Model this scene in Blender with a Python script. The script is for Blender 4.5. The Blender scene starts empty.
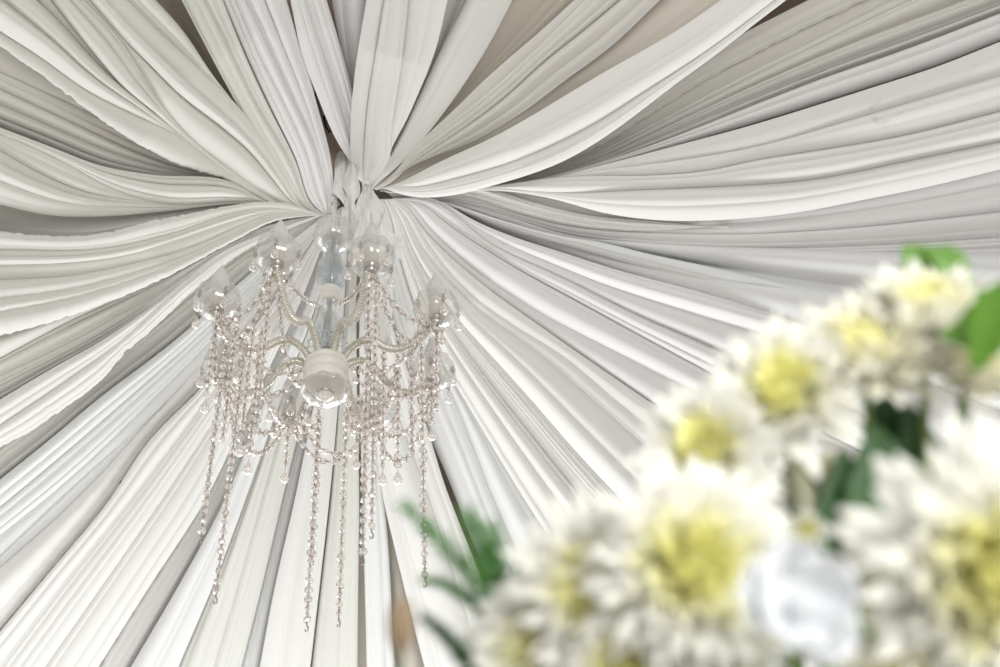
import bpy, bmesh, math, random
import numpy as np
from mathutils import Vector, Matrix

sc = bpy.context.scene
COL = sc.collection
PI = math.pi

# ------------------------------------------------------------------ camera
F = 1389.0
CX, CY = 500.0, 333.5
VPX, VPY = 400.0, -1000.0            # where the plumb lines of the place converge
CAMZ = 1.25
CAM = np.array([0.0, 0.0, CAMZ])
u = np.array([(VPX-CX)/F, (CY-VPY)/F, -1.0]); u /= np.linalg.norm(u)
fw = np.array([0, 0, -1.0])
yv = fw - fw.dot(u)*u; yv /= np.linalg.norm(yv)
xv = np.cross(yv, u)
M = np.stack([xv, yv, u])            # camera -> world

def ray(px, py):
    d = np.stack([(np.asarray(px, float)-CX)/F, (CY-np.asarray(py, float))/F, -np.ones_like(np.asarray(px, float))], -1)
    d = d @ M.T
    return d/np.linalg.norm(d, axis=-1, keepdims=True)

def at(px, py, dist):
    return CAM + ray(px, py)*dist

def project(p):
    c = M.T @ (np.asarray(p)-CAM)
    return CX + F*c[0]/-c[2], CY - F*c[1]/-c[2]

cd = bpy.data.cameras.new('camera'); co = bpy.data.objects.new('camera', cd); COL.objects.link(co)
cd.sensor_width = 36.0; cd.lens = 36.0*F/1000.0
cd.clip_start = 0.02; cd.clip_end = 200
mw = Matrix(M.tolist()).to_4x4(); mw.translation = Vector(CAM)
co.matrix_world = mw
sc.camera = co
cd.dof.use_dof = True
cd.dof.aperture_fstop = 5.0
cd.dof.focus_distance = 4.05

# chandelier axis and gather point
ring_c = at(328, 338, 3.9)
AX, AY, ZR = ring_c
def zax(y):
    lo, hi = CAMZ+0.5, CAMZ+8
    for _ in range(60):
        m = (lo+hi)/2
        if project((AX, AY, m))[1] > y: lo = m
        else: hi = m
    return (lo+hi)/2
ZG = zax(188)
GP = np.array([AX, AY, ZG])

# ------------------------------------------------------------------ helpers
def new_mesh(name, verts, faces, mat, parent=None, smooth=True, loc=None):
    me = bpy.data.meshes.new(name)
    verts = np.asarray(verts, float)
    if loc is not None: verts = verts - np.asarray(loc)
    me.from_pydata([tuple(v) for v in verts], [], faces)
    if smooth: me.polygons.foreach_set('use_smooth', [True]*len(me.polygons))
    me.materials.append(mat); me.update()
    o = bpy.data.objects.new(name, me); COL.objects.link(o)
    if loc is not None: o.location = Vector(loc)
    if parent is not None: o.parent = parent
    return o

def empty(name, loc):
    o = bpy.data.objects.new(name, None); COL.objects.link(o); o.location = Vector(loc)
    o.empty_display_size = 0.05
    return o

def tag(o, label, cat, group=None):
    o['label'] = label; o['category'] = cat
    if group: o['group'] = group
    return o

class MB:
    def __init__(s): s.v = []; s.f = []
    def add(s, vs, fs):
        b = len(s.v); s.v += [tuple(map(float, p)) for p in vs]; s.f += [tuple(b+i for i in f) for f in fs]
    def lathe(s, prof, c=(0, 0, 0), seg=24, scal=None, close=False):
        n = len(prof); vs = []
        for j, (r, z) in enumerate(prof):
            for k in range(seg):
                a = 2*PI*k/seg
                rr = r*(1+(scal(a, j/(n-1)) if scal else 0))
                vs.append((c[0]+rr*math.cos(a), c[1]+rr*math.sin(a), c[2]+z))
        fs = [(j*seg+k, j*seg+(k+1) % seg, (j+1)*seg+(k+1) % seg, (j+1)*seg+k) for j in range(n-1) for k in range(seg)]
        s.add(vs, fs)
    def tube(s, pts, rad, seg=8, cap=True):
        pts = [np.asarray(p, float) for p in pts]; n = len(pts)
        if not hasattr(rad, '__len__'): rad = [rad]*n
        t0 = pts[1]-pts[0]; ref = np.array([0, 0, 1.0]) if abs(t0[2]) < .9*np.linalg.norm(t0) else np.array([1.0, 0, 0])
        vs = []
        nrm = np.cross(t0, ref); nrm /= np.linalg.norm(nrm)
        for i in range(n):
            t = pts[min(i+1, n-1)]-pts[max(i-1, 0)]; t = t/(np.linalg.norm(t)+1e-12)
            nrm = nrm - nrm.dot(t)*t; nrm /= np.linalg.norm(nrm)+1e-12
            b = np.cross(t, nrm)
            for k in range(seg):
                a = 2*PI*k/seg
                vs.append(pts[i]+rad[i]*(math.cos(a)*nrm+math.sin(a)*b))
        fs = [(j*seg+k, j*seg+(k+1) % seg, (j+1)*seg+(k+1) % seg, (j+1)*seg+k) for j in range(n-1) for k in range(seg)]
        if cap: fs += [tuple(range(seg))[::-1], tuple((n-1)*seg+k for k in range(seg))]
        s.add(vs, fs)
    def torus(s, c, R, r, nax, seg=10, rs=5):
        nax = np.asarray(nax, float); nax /= np.linalg.norm(nax)
        a0 = np.cross(nax, [0.3, 0.5, 0.81]); a0 /= np.linalg.norm(a0); b0 = np.cross(nax, a0)
        vs = []
        for k in range(seg):
            a = 2*PI*k/seg; d = math.cos(a)*a0+math.sin(a)*b0
            for m in range(rs):
                e = 2*PI*m/rs
                vs.append(np.asarray(c)+d*(R+r*math.cos(e))+nax*r*math.sin(e))
        fs = [(k*rs+m, ((k+1) % seg)*rs+m, ((k+1) % seg)*rs+(m+1) % rs, k*rs+(m+1) % rs) for k in range(seg) for m in range(rs)]
        s.add(vs, fs)
    def build(s, name, mat, parent=None, smooth=True, loc=None):
        return new_mesh(name, s.v, s.f, mat, parent, smooth, loc)

# ------------------------------------------------------------------ materials
def mat(name):
    m = bpy.data.materials.new(name); m.use_nodes = True
    nt = m.node_tree; return m, nt, nt.nodes['Principled BSDF']

def fabric(name, col, var=0.03, rough=0.85):
    m, nt, b = mat(name)
    tc = nt.nodes.new('ShaderNodeTexCoord')
    n = nt.nodes.new('ShaderNodeTexNoise'); n.inputs['Scale'].default_value = 1.3; n.inputs['Detail'].default_value = 5
    nt.links.new(tc.outputs['Object'], n.inputs['Vector'])
    mx = nt.nodes.new('ShaderNodeMix'); mx.data_type = 'RGBA'
    mx.inputs[6].default_value = (*[c*(1-var) for c in col], 1); mx.inputs[7].default_value = (*[min(1, c*(1+var)) for c in col], 1)
    nt.links.new(n.outputs['Fac'], mx.inputs[0]); nt.links.new(mx.outputs[2], b.inputs['Base Color'])
    n2 = nt.nodes.new('ShaderNodeTexNoise'); n2.inputs['Scale'].default_value = 420; n2.inputs['Detail'].default_value = 2
    nt.links.new(tc.outputs['Object'], n2.inputs['Vector'])
    bp = nt.nodes.new('ShaderNodeBump'); bp.inputs['Strength'].default_value = 0.08; bp.inputs['Distance'].default_value = 0.001
    nt.links.new(n2.outputs['Fac'], bp.inputs['Height']); nt.links.new(bp.outputs['Normal'], b.inputs['Normal'])
    b.inputs['Roughness'].default_value = rough
    b.inputs['Specular IOR Level'].default_value = 0.25
    b.inputs['Sheen Weight'].default_value = 0.15
    return m
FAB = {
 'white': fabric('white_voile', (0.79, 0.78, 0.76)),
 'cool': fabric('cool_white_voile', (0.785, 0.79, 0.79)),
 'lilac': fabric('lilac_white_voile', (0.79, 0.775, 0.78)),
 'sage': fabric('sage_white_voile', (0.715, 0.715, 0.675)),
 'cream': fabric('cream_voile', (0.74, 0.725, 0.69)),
 'shaded_taupe': fabric('shaded_taupe_voile', (0.68, 0.625, 0.545)),  # darker brownish cloth, with the shade of the recesses put into its colour
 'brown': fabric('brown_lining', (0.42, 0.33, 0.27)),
}

def simple(name, col, rough=.5, metal=0, **kw):
    m, nt, b = mat(name)
    b.inputs['Base Color'].default_value = (*col, 1); b.inputs['Roughness'].default_value = rough; b.inputs['Metallic'].default_value = metal
    for k, v in kw.items(): b.inputs[k.replace('_', ' ')].default_value = v
    return m, nt, b

def smudge():
    m = FAB['white'].copy(); m.name = 'smudged_white_voile'; nt = m.node_tree
    b = nt.nodes['Principled BSDF']; src = b.inputs['Base Color'].links[0].from_socket
    tc = nt.nodes.new('ShaderNodeTexCoord'); n = nt.nodes.new('ShaderNodeTexNoise')
    n.inputs['Scale'].default_value = 7; n.inputs['Detail'].default_value = 6; n.inputs['Distortion'].default_value = 1.6
    nt.links.new(tc.outputs['Object'], n.inputs['Vector'])
    r = nt.nodes.new('ShaderNodeMapRange'); r.inputs[1].default_value = .64; r.inputs[2].default_value = .74; r.inputs[4].default_value = .5
    nt.links.new(n.outputs['Fac'], r.inputs[0])
    mx = nt.nodes.new('ShaderNodeMix'); mx.data_type = 'RGBA'; mx.inputs[7].default_value = (.55, .53, .50, 1)
    nt.links.new(r.outputs[0], mx.inputs[0]); nt.links.new(src, mx.inputs[6]); nt.links.new(mx.outputs[2], b.inputs['Base Color'])
    return m
FAB['smudged'] = smudge()

CREAM, cnt, cb = simple('cream_enamel', (0.80, 0.775, 0.71), .35)
SILVER, *_ = simple('brushed_silver', (0.62, 0.60, 0.57), .28, 1)
ROPE, *_ = simple('pearl_silver_coil', (.70, .67, .60), .3, 0.55)
COPPER, *_ = simple('coppery_wire', (0.40, 0.32, 0.27), .4, 0.6)
BULB, *_ = simple('frosted_bulb_glass', (0.66, 0.65, 0.63), .3, 0)
BLACKM, *_ = simple('black_iron', (0.02, 0.018, 0.018), .5, 0.4)

def glass(name, tint, clear=0.6, rough=.03, bump=0, body=None, bw=0):
    m = bpy.data.materials.new(name); m.use_nodes = True; nt = m.node_tree; nt.nodes.clear()
    out = nt.nodes.new('ShaderNodeOutputMaterial')
    tr = nt.nodes.new('ShaderNodeBsdfTransparent'); tr.inputs[0].default_value = (*tint, 1)
    gl = nt.nodes.new('ShaderNodeBsdfGlossy'); gl.inputs['Roughness'].default_value = rough; gl.inputs[0].default_value = (.95, .95, .95, 1)
    rf = nt.nodes.new('ShaderNodeBsdfGlass'); rf.inputs['Roughness'].default_value = rough; rf.inputs['IOR'].default_value = 1.48; rf.inputs[0].default_value = (*tint, 1)
    mx = nt.nodes.new('ShaderNodeMixShader'); mx.inputs[0].default_value = 1-clear
    nt.links.new(tr.outputs[0], mx.inputs[1]); nt.links.new(rf.outputs[0], mx.inputs[2])
    fr = nt.nodes.new('ShaderNodeLayerWeight'); fr.inputs[0].default_value = .5
    pw = nt.nodes.new('ShaderNodeMath'); pw.operation = 'POWER'; pw.inputs[1].default_value = 2.0; nt.links.new(fr.outputs['Facing'], pw.inputs[0])
    ml = nt.nodes.new('ShaderNodeMath'); ml.operation = 'MULTIPLY_ADD'; ml.inputs[1].default_value = .60; ml.inputs[2].default_value = .08; nt.links.new(pw.outputs[0], ml.inputs[0])
    m2 = nt.nodes.new('ShaderNodeMixShader')
    nt.links.new(ml.outputs[0], m2.inputs[0]); nt.links.new(mx.outputs[0], m2.inputs[1]); nt.links.new(gl.outputs[0], m2.inputs[2])
    if body:
        df = nt.nodes.new('ShaderNodeBsdfDiffuse'); df.inputs[0].default_value = (*body, 1)
        m3 = nt.nodes.new('ShaderNodeMixShader'); m3.inputs[0].default_value = bw
        nt.links.new(m2.outputs[0], m3.inputs[1]); nt.links.new(df.outputs[0], m3.inputs[2]); m2 = m3
    nt.links.new(m2.outputs[0], out.inputs[0])
    if bump:
        tc = nt.nodes.new('ShaderNodeTexCoord'); n = nt.nodes.new('ShaderNodeTexNoise'); n.inputs['Scale'].default_value = 60
        nt.links.new(tc.outputs['Object'], n.inputs['Vector'])
        b = nt.nodes.new('ShaderNodeBump'); b.inputs['Strength'].default_value = bump; b.inputs['Distance'].default_value = .004
        nt.links.new(n.outputs['Fac'], b.inputs['Height'])
        for nd in (gl, rf, fr): nt.links.new(b.outputs[0], nd.inputs['Normal'])
    return m
GLASS = glass('clear_cut_glass', (.95, .945, .935), .88, .06, .2, (.80, .79, .77), .12)
COLGL = glass('smoky_clear_glass', (.88, .90, .91), .62, .05, .15)
BEADG = glass('blush_crystal', (.985, .96, .945), .50, .08, 0, (.88, .84, .80), .20)

# ------------------------------------------------------------------ draped fabric
def catmull(P, n):
    """resample polyline P smoothly at n stations of arc length (P already extended)"""
    P = np.asarray(P, float)
    out = [P[0]]
    for i in range(len(P)-1):
        p0 = P[max(i-1, 0)]; p1 = P[i]; p2 = P[i+1]; p3 = P[min(i+2, len(P)-1)]
        L = np.linalg.norm(p2-p1)
        def tan(a, b, c):
            la = np.linalg.norm(b-a)+1e-9; lc = np.linalg.norm(c-b)+1e-9
            return ((b-a)/la*lc + (c-b)/lc*la)/(la+lc)
        m1 = tan(p0, p1, p2)*L if i > 0 else (p2-p1)
        m2 = tan(p1, p2, p3)*L if i < len(P)-2 else (p2-p1)
        for k in range(1, 9):
            t = k/8
            out.append((2*t**3-3*t**2+1)*p1+(t**3-2*t**2+t)*m1+(-2*t**3+3*t**2)*p2+(t**3-t**2)*m2)
    out = np.array(out)
    s = np.concatenate([[0], np.cumsum(np.linalg.norm(np.diff(out, axis=0), axis=1))])
    return out, s

def surf_point(px, py, low=0.0):
    """intersection of a sight line with the tent lining: rises gently away from the gather"""
    d = ray(px, py)
    z = ZG + 0.0 - low
    for _ in range(6):
        t = (z-CAMZ)/d[..., 2]
        p = CAM + d*t[..., None] if hasattr(t, 'shape') and np.ndim(t) else CAM+d*t
        r = np.hypot(p[..., 0]-GP[0], p[..., 1]-GP[1])
        k = np.clip(r/0.6, 0, 1)
        z = ZG + 0.10*r - low*k
    return p

def hang_point(dy):
    def fn(px, py, low=0.0):
        d = ray(px, py); t = (AY+dy-low)/d[..., 1]
        return CAM + d*t[..., None]
    return fn

def drape(name, label, guides, folds, low=0.0, matk='white', seed=1, ns=80, wrap=(1, 1), bulge=0.54, sub=0.5,
          fn=surf_point, total=None, ext=290, ruffle=0, cat='draped fabric', group=None, wrapd=.05, hem=(0, 0), und=1.0):
    """guides: crease lines from the gather outwards; folds[i]: (pleats, bulge factor) between guide i and i+1"""
    rng = random.Random(seed); ns = int(ns*1.8); sub = sub*1.35
    G = []
    sm = []
    for g in guides:
        g = np.array(g, float)
        d = g[-1]-g[-2]; d /= np.linalg.norm(d)
        if ext: g = np.vstack([g, g[-1]+d*ext])
        o, s = catmull(g, 0); sm.append((o, s))
    L = total or max(s[-1] for _, s in sm)
    st = np.linspace(0, 1, ns)**1.15*L
    for o, s in sm:
        pts = np.stack([np.interp(st, s, o[:, 0]), np.interp(st, s, o[:, 1])], -1)
        over = st > s[-1]
        if over.any():
            d = o[-1]-o[-2]; d /= np.linalg.norm(d)
            pts[over] = o[-1]+d*(st[over]-s[-1])[:, None]
        G.append(pts)
    ker = np.exp(-.5*(np.arange(-7, 8)/3.0)**2); ker /= ker.sum()
    for q in range(len(G)):
        g = G[q]; pad = np.vstack([2*g[0]-g[7:0:-1], g, 2*g[-1]-g[-2:-9:-1]])
        G[q] = np.stack([np.convolve(pad[:, c], ker, 'valid') for c in (0, 1)], -1)
    if hem[0]: G[0] = G[0]+np.array([[rng.gauss(0, .5), rng.gauss(0, .5)] for _ in st])*np.clip(st/120, 0, 1)[:, None]
    if hem[1]: G[-1] = G[-1]+np.array([[rng.gauss(0, .5), rng.gauss(0, .5)] for _ in st])*np.clip(st/120, 0, 1)[:, None]
    P3 = [fn(g[:, 0], g[:, 1], low) for g in G]
    cols = []     # list of (ns,3) arrays
    uu = np.linspace(0, 1, ns)
    for i in range(len(G)-1):
        fo = folds[i] if i < len(folds) else (1, 1)
        n, bf = fo[0], fo[1]
        W = np.linalg.norm(P3[i+1]-P3[i], axis=1)
        m = 14*n+8
        # pleat boundaries drift along the length
        def cuts():
            w = [rng.uniform(.3, 1.9)**1.3 for _ in range(n)]; c = np.cumsum([0]+w); return c/c[-1]
        c0, c1 = cuts(), cuts()
        if n > 1:
            c1 = .2*c1+.8*c0
        hts = [rng.uniform(.2, 1.0)**1.3 for _ in range(n)]; sk = [rng.uniform(-.5, .5) for _ in range(n)]
        lean = rng.choice([.7, .8, 1.25, 1.45]); ph = rng.uniform(0, 6.28); ph2 = rng.uniform(0, 6.28)
        vals = np.linspace(0, 1, m+1)
        vals = vals - 0.045*np.sin(2*PI*vals)      # crowd samples to the creases
        for j, v in enumerate(vals):
            if i > 0 and j == 0: continue
            vb = v**lean; base = (1-abs(2*vb-1)**2.2)
            vs = np.full(ns, v)
            h = bulge*bf*base*W
            cu = c0[None, :]*(1-uu[:, None])+c1[None, :]*uu[:, None]
            for q in range(n):
                a, b = cu[:, q], cu[:, q+1]
                t = (vs-a)/(b-a+1e-9)
                ins = (t >= 0) & (t <= 1)
                tt = np.clip(t, 0, 1)
                tt = tt**(1+sk[q]*.8)
                pr = (1-np.abs(2*tt-1)**2.0)
                if n > 1:
                    h = h + np.where(ins, sub*hts[q]*pr*(b-a)*W, 0)
            # broad shallow undulation of the cloth
            h = h + und*(.035*W*np.sin(uu*7+ph+3*v)*base + .012*W*np.sin(uu*17+ph2+5*v)*base)
            g2 = G[i]*(1-v)+G[i+1]*v
            p = fn(g2[:, 0], g2[:, 1], low)
            if ruffle:
                k = ruffle*(uu**.7)
                p = p + np.stack([k*np.sin(uu*13+v*3+ph)*.8, k*np.cos(uu*17+v*5+ph2), k*.4*np.sin(uu*15+v*3)], -1)
            dr = CAM - p; dr /= np.linalg.norm(dr, axis=1, keepdims=True)
            cols.append(p+dr*h[:, None])
    # turned-back edges
    def edge(k, sgn):
        a, b = cols[k], cols[k+sgn]
        out = a-b; out /= np.linalg.norm(out, axis=1, keepdims=True)+1e-9
        p = a; dr = CAM-p; dr /= np.linalg.norm(dr, axis=1, keepdims=True)
        Wt = np.clip(np.linalg.norm(P3[-1]-P3[0], axis=1)*.35, 0, 1)
        d = np.minimum(wrapd, Wt)[:, None]
        return [a - dr*d*.45 - out*d*.02, a - dr*d - out*d*.25, a - dr*d*1.5 - out*d*.8]
    if wrap[0]: cols = edge(0, 1)[::-1]+cols
    if wrap[1]: cols = cols+edge(-1, -1)
    A = np.stack(cols, 0)                       # (nc, ns, 3)
    nc = A.shape[0]
    V = A.reshape(-1, 3)
    idx = np.arange(nc*ns).reshape(nc, ns)
    Fc = np.stack([idx[:-1, :-1], idx[:-1, 1:], idx[1:, 1:], idx[1:, :-1]], -1).reshape(-1, 4).tolist()
    o = new_mesh(name, V, Fc, FAB[matk], loc=V.mean(0))
    sd = o.modifiers.new('thickness', 'SOLIDIFY'); sd.thickness = .0015; sd.offset = -1
    tag(o, label, cat, group)
    return o

G1 = (320, 214)
# ---- swags, traced crease by crease (outer ends run past the frame to the tent's edge)
a0 = [(318,216),(300,214),(272,203),(248,191),(235,182),(212,174),(175,163),(150,150),(112,127),(75,100),(38,72),(0,45)]
a1 = [(319,216),(300,213),(235,174),(205,155),(172,132),(140,117),(82,87),(45,60),(0,31)]
a2 = [(319,216),(301,213),(240,180),(212,162),(190,145),(140,100),(110,75),(87,52),(60,22),(37,0)]
a3 = [(320,216),(302,213),(245,182),(222,168),(195,146),(160,116),(122,86),(102,63),(75,30),(52,0)]
a4 = [(320,216),(303,213),(250,184),(226,166),(200,146),(164,108),(142,74),(114,31),(84,0)]
a5 = [(321,216),(305,212),(270,176),(250,152),(225,130),(180,95),(150,65),(122,37),(90,0)]
a6 = [(321,216),(308,212),(285,170),(252,122),(227,95),(192,62),(157,30),(127,0)]
a7 = [(322,216),(310,213),(285,178),(262,140),(237,107),(212,75),(182,30),(155,0)]
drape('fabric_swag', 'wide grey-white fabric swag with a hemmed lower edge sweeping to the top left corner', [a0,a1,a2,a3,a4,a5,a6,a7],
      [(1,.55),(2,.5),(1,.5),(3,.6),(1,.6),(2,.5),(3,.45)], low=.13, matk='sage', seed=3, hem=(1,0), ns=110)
# recess panel between the swag and the sage pleats
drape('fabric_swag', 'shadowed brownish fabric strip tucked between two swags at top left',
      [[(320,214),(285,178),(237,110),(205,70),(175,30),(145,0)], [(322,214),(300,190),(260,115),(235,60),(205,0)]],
      [(3,.3)], low=-.02, matk='shaded_taupe', seed=5)
c0 = [(324,216),(312,213),(290,190),(262,150),(237,104),(207,48),(182,0)]
c1 = [(324,216),(314,211),(290,160),(257,105),(230,50),(205,0)]
c2 = [(326,216),(316,210),(295,160),(265,100),(240,45),(222,0)]
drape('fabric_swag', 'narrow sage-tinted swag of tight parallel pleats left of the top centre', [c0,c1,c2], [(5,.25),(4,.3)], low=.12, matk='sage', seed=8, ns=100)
d1 = [(327,214),(320,200),(305,150),(282,100),(257,50),(235,0)]
d2 = [(328,214),(327,203),(315,150),(290,95),(267,45),(245,0)]
d3 = [(331,214),(331,203),(322,155),(305,100),(285,50),(265,0)]
d4 = [(336,214),(336,205),(334,190),(330,156),(318,110),(304,60),(299,45),(286,0)]
drape('fabric_swag', 'pale bluish swag of long pleats along the left side of the narrow dark gap', [[(326,215),(317,209),(296,158),(266,98),(241,43),(223,0)],d1,d2,d3,d4],
      [(2,.4),(2,.4),(3,.5),(3,.5)], low=.10, matk='lilac', seed=11, ns=100)
e0 = [(364,188),(362,182),(354,166),(340,146),(330,126),(318,96),(304,60),(291,0)]
e1 = [(364,188),(361,180),(353,150),(340,106),(322,50),(304,0)]
e2 = [(364,188),(362,180),(357,150),(351,122),(335,70),(312,0)]
e3 = [(365,188),(364,180),(359,140),(354,100),(341,50),(326,0)]
drape('fabric_swag', 'white pleated swag right of the narrow dark gap above the chandelier', [e0,e1,e2,e3], [(3,.4),(3,.4),(2,.4)], low=.11, matk='lilac', seed=13, ns=90)
drape('fabric_swag', 'small white fabric panel tucked behind the brightest bulging swag at top centre',
      [[(364,188),(362,180),(356,130),(351,85),(342,50),(332,0)],[(365,188),(364,175),(362,120),(366,50),(376,0)]], [(2,.3)], low=.06, matk='lilac', seed=14)
h0 = [(366,189),(366,184),(358,180),(353,168),(351,130),(355,75),(367,0)]
h1 = [(366,189),(366,184),(364,176),(364,150),(367,110),(376,50),(384,0)]
h2 = [(368,189),(368,184),(378,175),(388,162),(392,125),(402,62),(409,0)]
h3 = [(369,189),(370,185),(383,172),(391,148),(407,118),(415,100),(435,50),(447,0)]
drape('fabric_swag', 'bright bulging swag hanging straight down to the knot at top centre', [h0,h1,h2,h3], [(1,.8),(3,.55),(2,.4)], low=.20, matk='white', seed=17, ns=100, sub=.3)
i0 = [(369,189),(371,185),(380,172),(394,150),(417,102),(440,52),(467,0)]
i1 = [(371,189),(374,186),(402,162),(440,117),(465,82),(490,42),(512,0)]
drape('fabric_swag', 'flat cream fabric strip just right of the bright bulging swag', [i0,i1], [(3,.25)], low=.12, matk='white', seed=19, ns=90, sub=.3)
drape('fabric_swag', 'thin shadowed fold between the bright bulging swag and the cream strip',
      [[(368,188),(384,168),(405,110),(430,50),(440,0)],[(370,188),(386,168),(420,108),(448,52),(478,0)]], [(2,.3)], low=.03, matk='cream', seed=20)
j1 = [(373,189),(376,186),(425,132),(480,75),(515,37),(547,0)]
k0 = [(374,189),(378,187),(420,142),(447,117),(490,75),(540,32),(575,0)]
drape('fabric_swag', 'recessed greyish-brown panel between two swags right of top centre', [[(371,189),(374,186),(400,160),(435,116),(460,80),(485,40),(505,0)],j1,k0], [(1,.15),(2,.25)], low=.02, matk='shaded_taupe', seed=22, ns=90, sub=.3)
k1 = [(375,189),(379,187),(420,145),(460,115),(500,82),(545,40),(585,0)]
k2 = [(375,189),(380,188),(412,164),(450,138),(500,102),(550,57),(582,32),(620,0)]
k3 = [(376,189),(380,188),(410,166),(435,156),(475,140),(500,126),(525,110),(562,82),(612,45),(659,0)]
drape('fabric_swag', 'cream swag with a pale rolled lower edge, second to the right of top centre', [k0,k1,k2,k3], [(1,.4),(3,.4),(2,.55)], low=.12, matk='cream', seed=24, ns=100, sub=.35)
m0 = [(376,190),(385,188),(440,162),(500,134),(525,120),(600,75),(675,32),(722,0)]
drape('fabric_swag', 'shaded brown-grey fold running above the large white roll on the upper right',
      [[(376,189),(384,186),(410,160),(475,133),(525,100),(562,74),(612,38),(650,0)], [(376,190),(390,186),(500,140),(600,84),(675,42),(750,-8)]], [(3,.25)], low=.02, matk='shaded_taupe', seed=26, ns=90, sub=.3)
m1 = [(376,190),(384,187),(415,187),(460,177),(520,159),(587,128),(650,88),(705,52),(775,0)]
m2 = [(376,190),(380,187),(397,193),(417,197),(435,197),(500,183),(565,160),(610,133),(645,107),(680,80),(712,57),(750,27),(788,-2)]
drape('fabric_swag', 'large smooth white rolled swag sweeping from the knot to the upper right', [m0,m1,m2], [(2,.55),(3,.5)], low=.22, matk='white', seed=28, ns=120, sub=.18)
n0 = [(380,190),(400,190),(480,180),(560,150),(650,95),(700,57),(750,30),(825,-8)]
n1 = [(380,190),(400,190),(480,184),(570,160),(650,115),(700,83),(750,56),(787,37),(865,0)]
n2 = [(380,190),(400,190),(490,185),(580,160),(660,120),(750,72),(800,47),(890,0)]
n3 = [(380,190),(400,190),(500,186),(590,162),(670,125),(750,87),(850,44),(965,0)]
n4 = [(380,191),(400,191),(500,187),(600,163),(680,135),(750,107),(825,78),(900,52),(1000,14)]
n5 = [(380,191),(400,191),(500,189),(600,166),(687,142),(750,124),(812,105),(875,85),(937,65),(1000,40)]
drape('fabric_swag', 'frayed-edge brownish strip nearest the large white roll at upper right', [n0,n1], [(3,.3)], low=.0, matk='cream', seed=30, hem=(0,1), ns=100, sub=.3)
drape('fabric_swag', 'set of thin beige recessed pleats running to the top right edge', [n1,n2,n3,n4], [(1,.25),(3,.35),(4,.35)], low=-.03, matk='cream', seed=31, ns=100, sub=.45)
drape('fabric_swag', 'grey-white swag above the big bright folds, meeting the right edge near the top corner', [n4,n5], [(2,.28)], low=.07, matk='lilac', seed=32, ns=100, sub=.3)
o1 = [(384,191),(405,191),(500,189),(590,172),(680,160),(750,148),(850,120),(925,98),(1000,76)]
o2 = [(384,191),(405,192),(480,188),(560,177),(650,176),(710,171),(750,162),(825,150),(900,137),(1000,112)]
drape('fabric_swag', 'broad bright white swag with faint smudges high on the right side', [[(384,191),(405,191),(500,189),(600,166),(687,143),(750,126),(812,107),(875,87),(937,67),(1000,42)],o1,o2], [(1,.3),(2,.55)], low=.12, matk='smudged', seed=34, ns=120, sub=.25)
p1 = [(386,192),(410,193),(500,188),(560,193),(635,190),(710,187),(810,180),(912,160),(1000,142)]
q1 = [(386,192),(420,194),(500,190),(560,200),(597,211),(660,220),(710,220),(810,210),(850,202),(925,187),(1000,169)]
drape('fabric_swag', 'smooth white double roll crossing the right side below the smudged swag', [o2,p1,q1], [(2,.4),(2,.6)], low=.13, matk='white', seed=36, ns=120, sub=.22)
r1 = [(388,193),(430,196),(500,200),(560,217),(640,227),(710,225),(825,215),(925,200),(1000,185)]
s1 = [(390,194),(432,197),(500,208),(560,224),(660,233),(750,234),(850,228),(1000,212)]
s2 = [(390,195),(434,198),(500,214),(560,233),(660,245),(750,248),(875,245),(1000,237)]
s3 = [(390,196),(436,199),(500,220),(560,237),(642,248),(685,252),(760,255),(825,261),(900,264),(1000,262)]
drape('fabric_swag', 'pale pleated swag running level to the right edge behind the top green leaf', [[(386,192),(420,193),(500,188),(560,198),(597,208),(660,214),(710,214),(810,204),(925,180),(1000,160)],r1,s1,s2,s3],
      [(1,.2),(1,.5),(2,.5),(3,.45)], low=.07, matk='lilac', seed=38, ns=120, sub=.4)
# crossing folds near the knot
drape('fabric_swag', 'narrow white pleats crossing diagonally right of the knot beneath the large roll',
      [[(400,193),(440,187),(480,186),(522,199),(585,215),(650,221),(700,226)],[(400,194),(440,192),(470,196),(510,210),(570,225),(640,231),(700,227)]], [(4,.4)], low=.085, matk='white', seed=39, ns=80, ext=30, sub=.5)
t0 = [(392,197),(436,199),(500,216),(560,230),(642,240),(700,244),(800,247),(900,250),(1000,250)]
u0 = [(394,198),(436,200),(490,217),(560,236),(605,243),(635,251),(710,267),(810,289),(880,305)]
u1 = [(394,198),(436,201),(480,217),(540,238),(585,250),(622,261),(660,271),(700,282),(780,302),(850,322)]
drape('fabric_swag', 'bluish-grey flat panel in shade below the level pleats on the right', [t0,[(394,198),(436,201),(500,236),(600,278),(700,312),(800,350)]], [(2,.2)], low=.045, matk='cool', seed=40, ns=90)
drape('fabric_swag', 'single pale roll slanting down toward the highest chrysanthemum', [u0,u1], [(2,.5)], low=.11, matk='cool', seed=41, ns=90, sub=.3)
v0 = [(394,199),(432,198),(472,220),(510,236),(560,252),(610,268),(700,292),(800,320)]
v1 = [(394,199),(430,198),(460,217),(499,240),(545,260),(591,279),(700,315),(800,345)]
v2 = [(393,199),(427,199),(489,243),(565,279),(644,318),(700,342),(800,388)]
v3 = [(393,199),(420,203),(446,223),(512,266),(578,302),(700,368),(790,415)]
v4 = [(392,199),(405,200),(430,228),(462,259),(528,305),(611,349),(664,376),(740,415)]
v5 = [(391,199),(402,203),(423,230),(479,282),(545,330),(617,380),(700,436)]
drape('fabric_swag', 'long fan of lilac-white folds radiating right below the knot', [v0,v1,v2,v3,v4,v5], [(2,.5),(1,.6),(2,.5),(2,.5),(1,.6)], low=.13, matk='lilac', seed=43, ns=110, sub=.35)
v6 = [(390,199),(400,204),(428,243),(456,280),(512,324),(565,357),(611,396),(690,458)]
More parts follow.
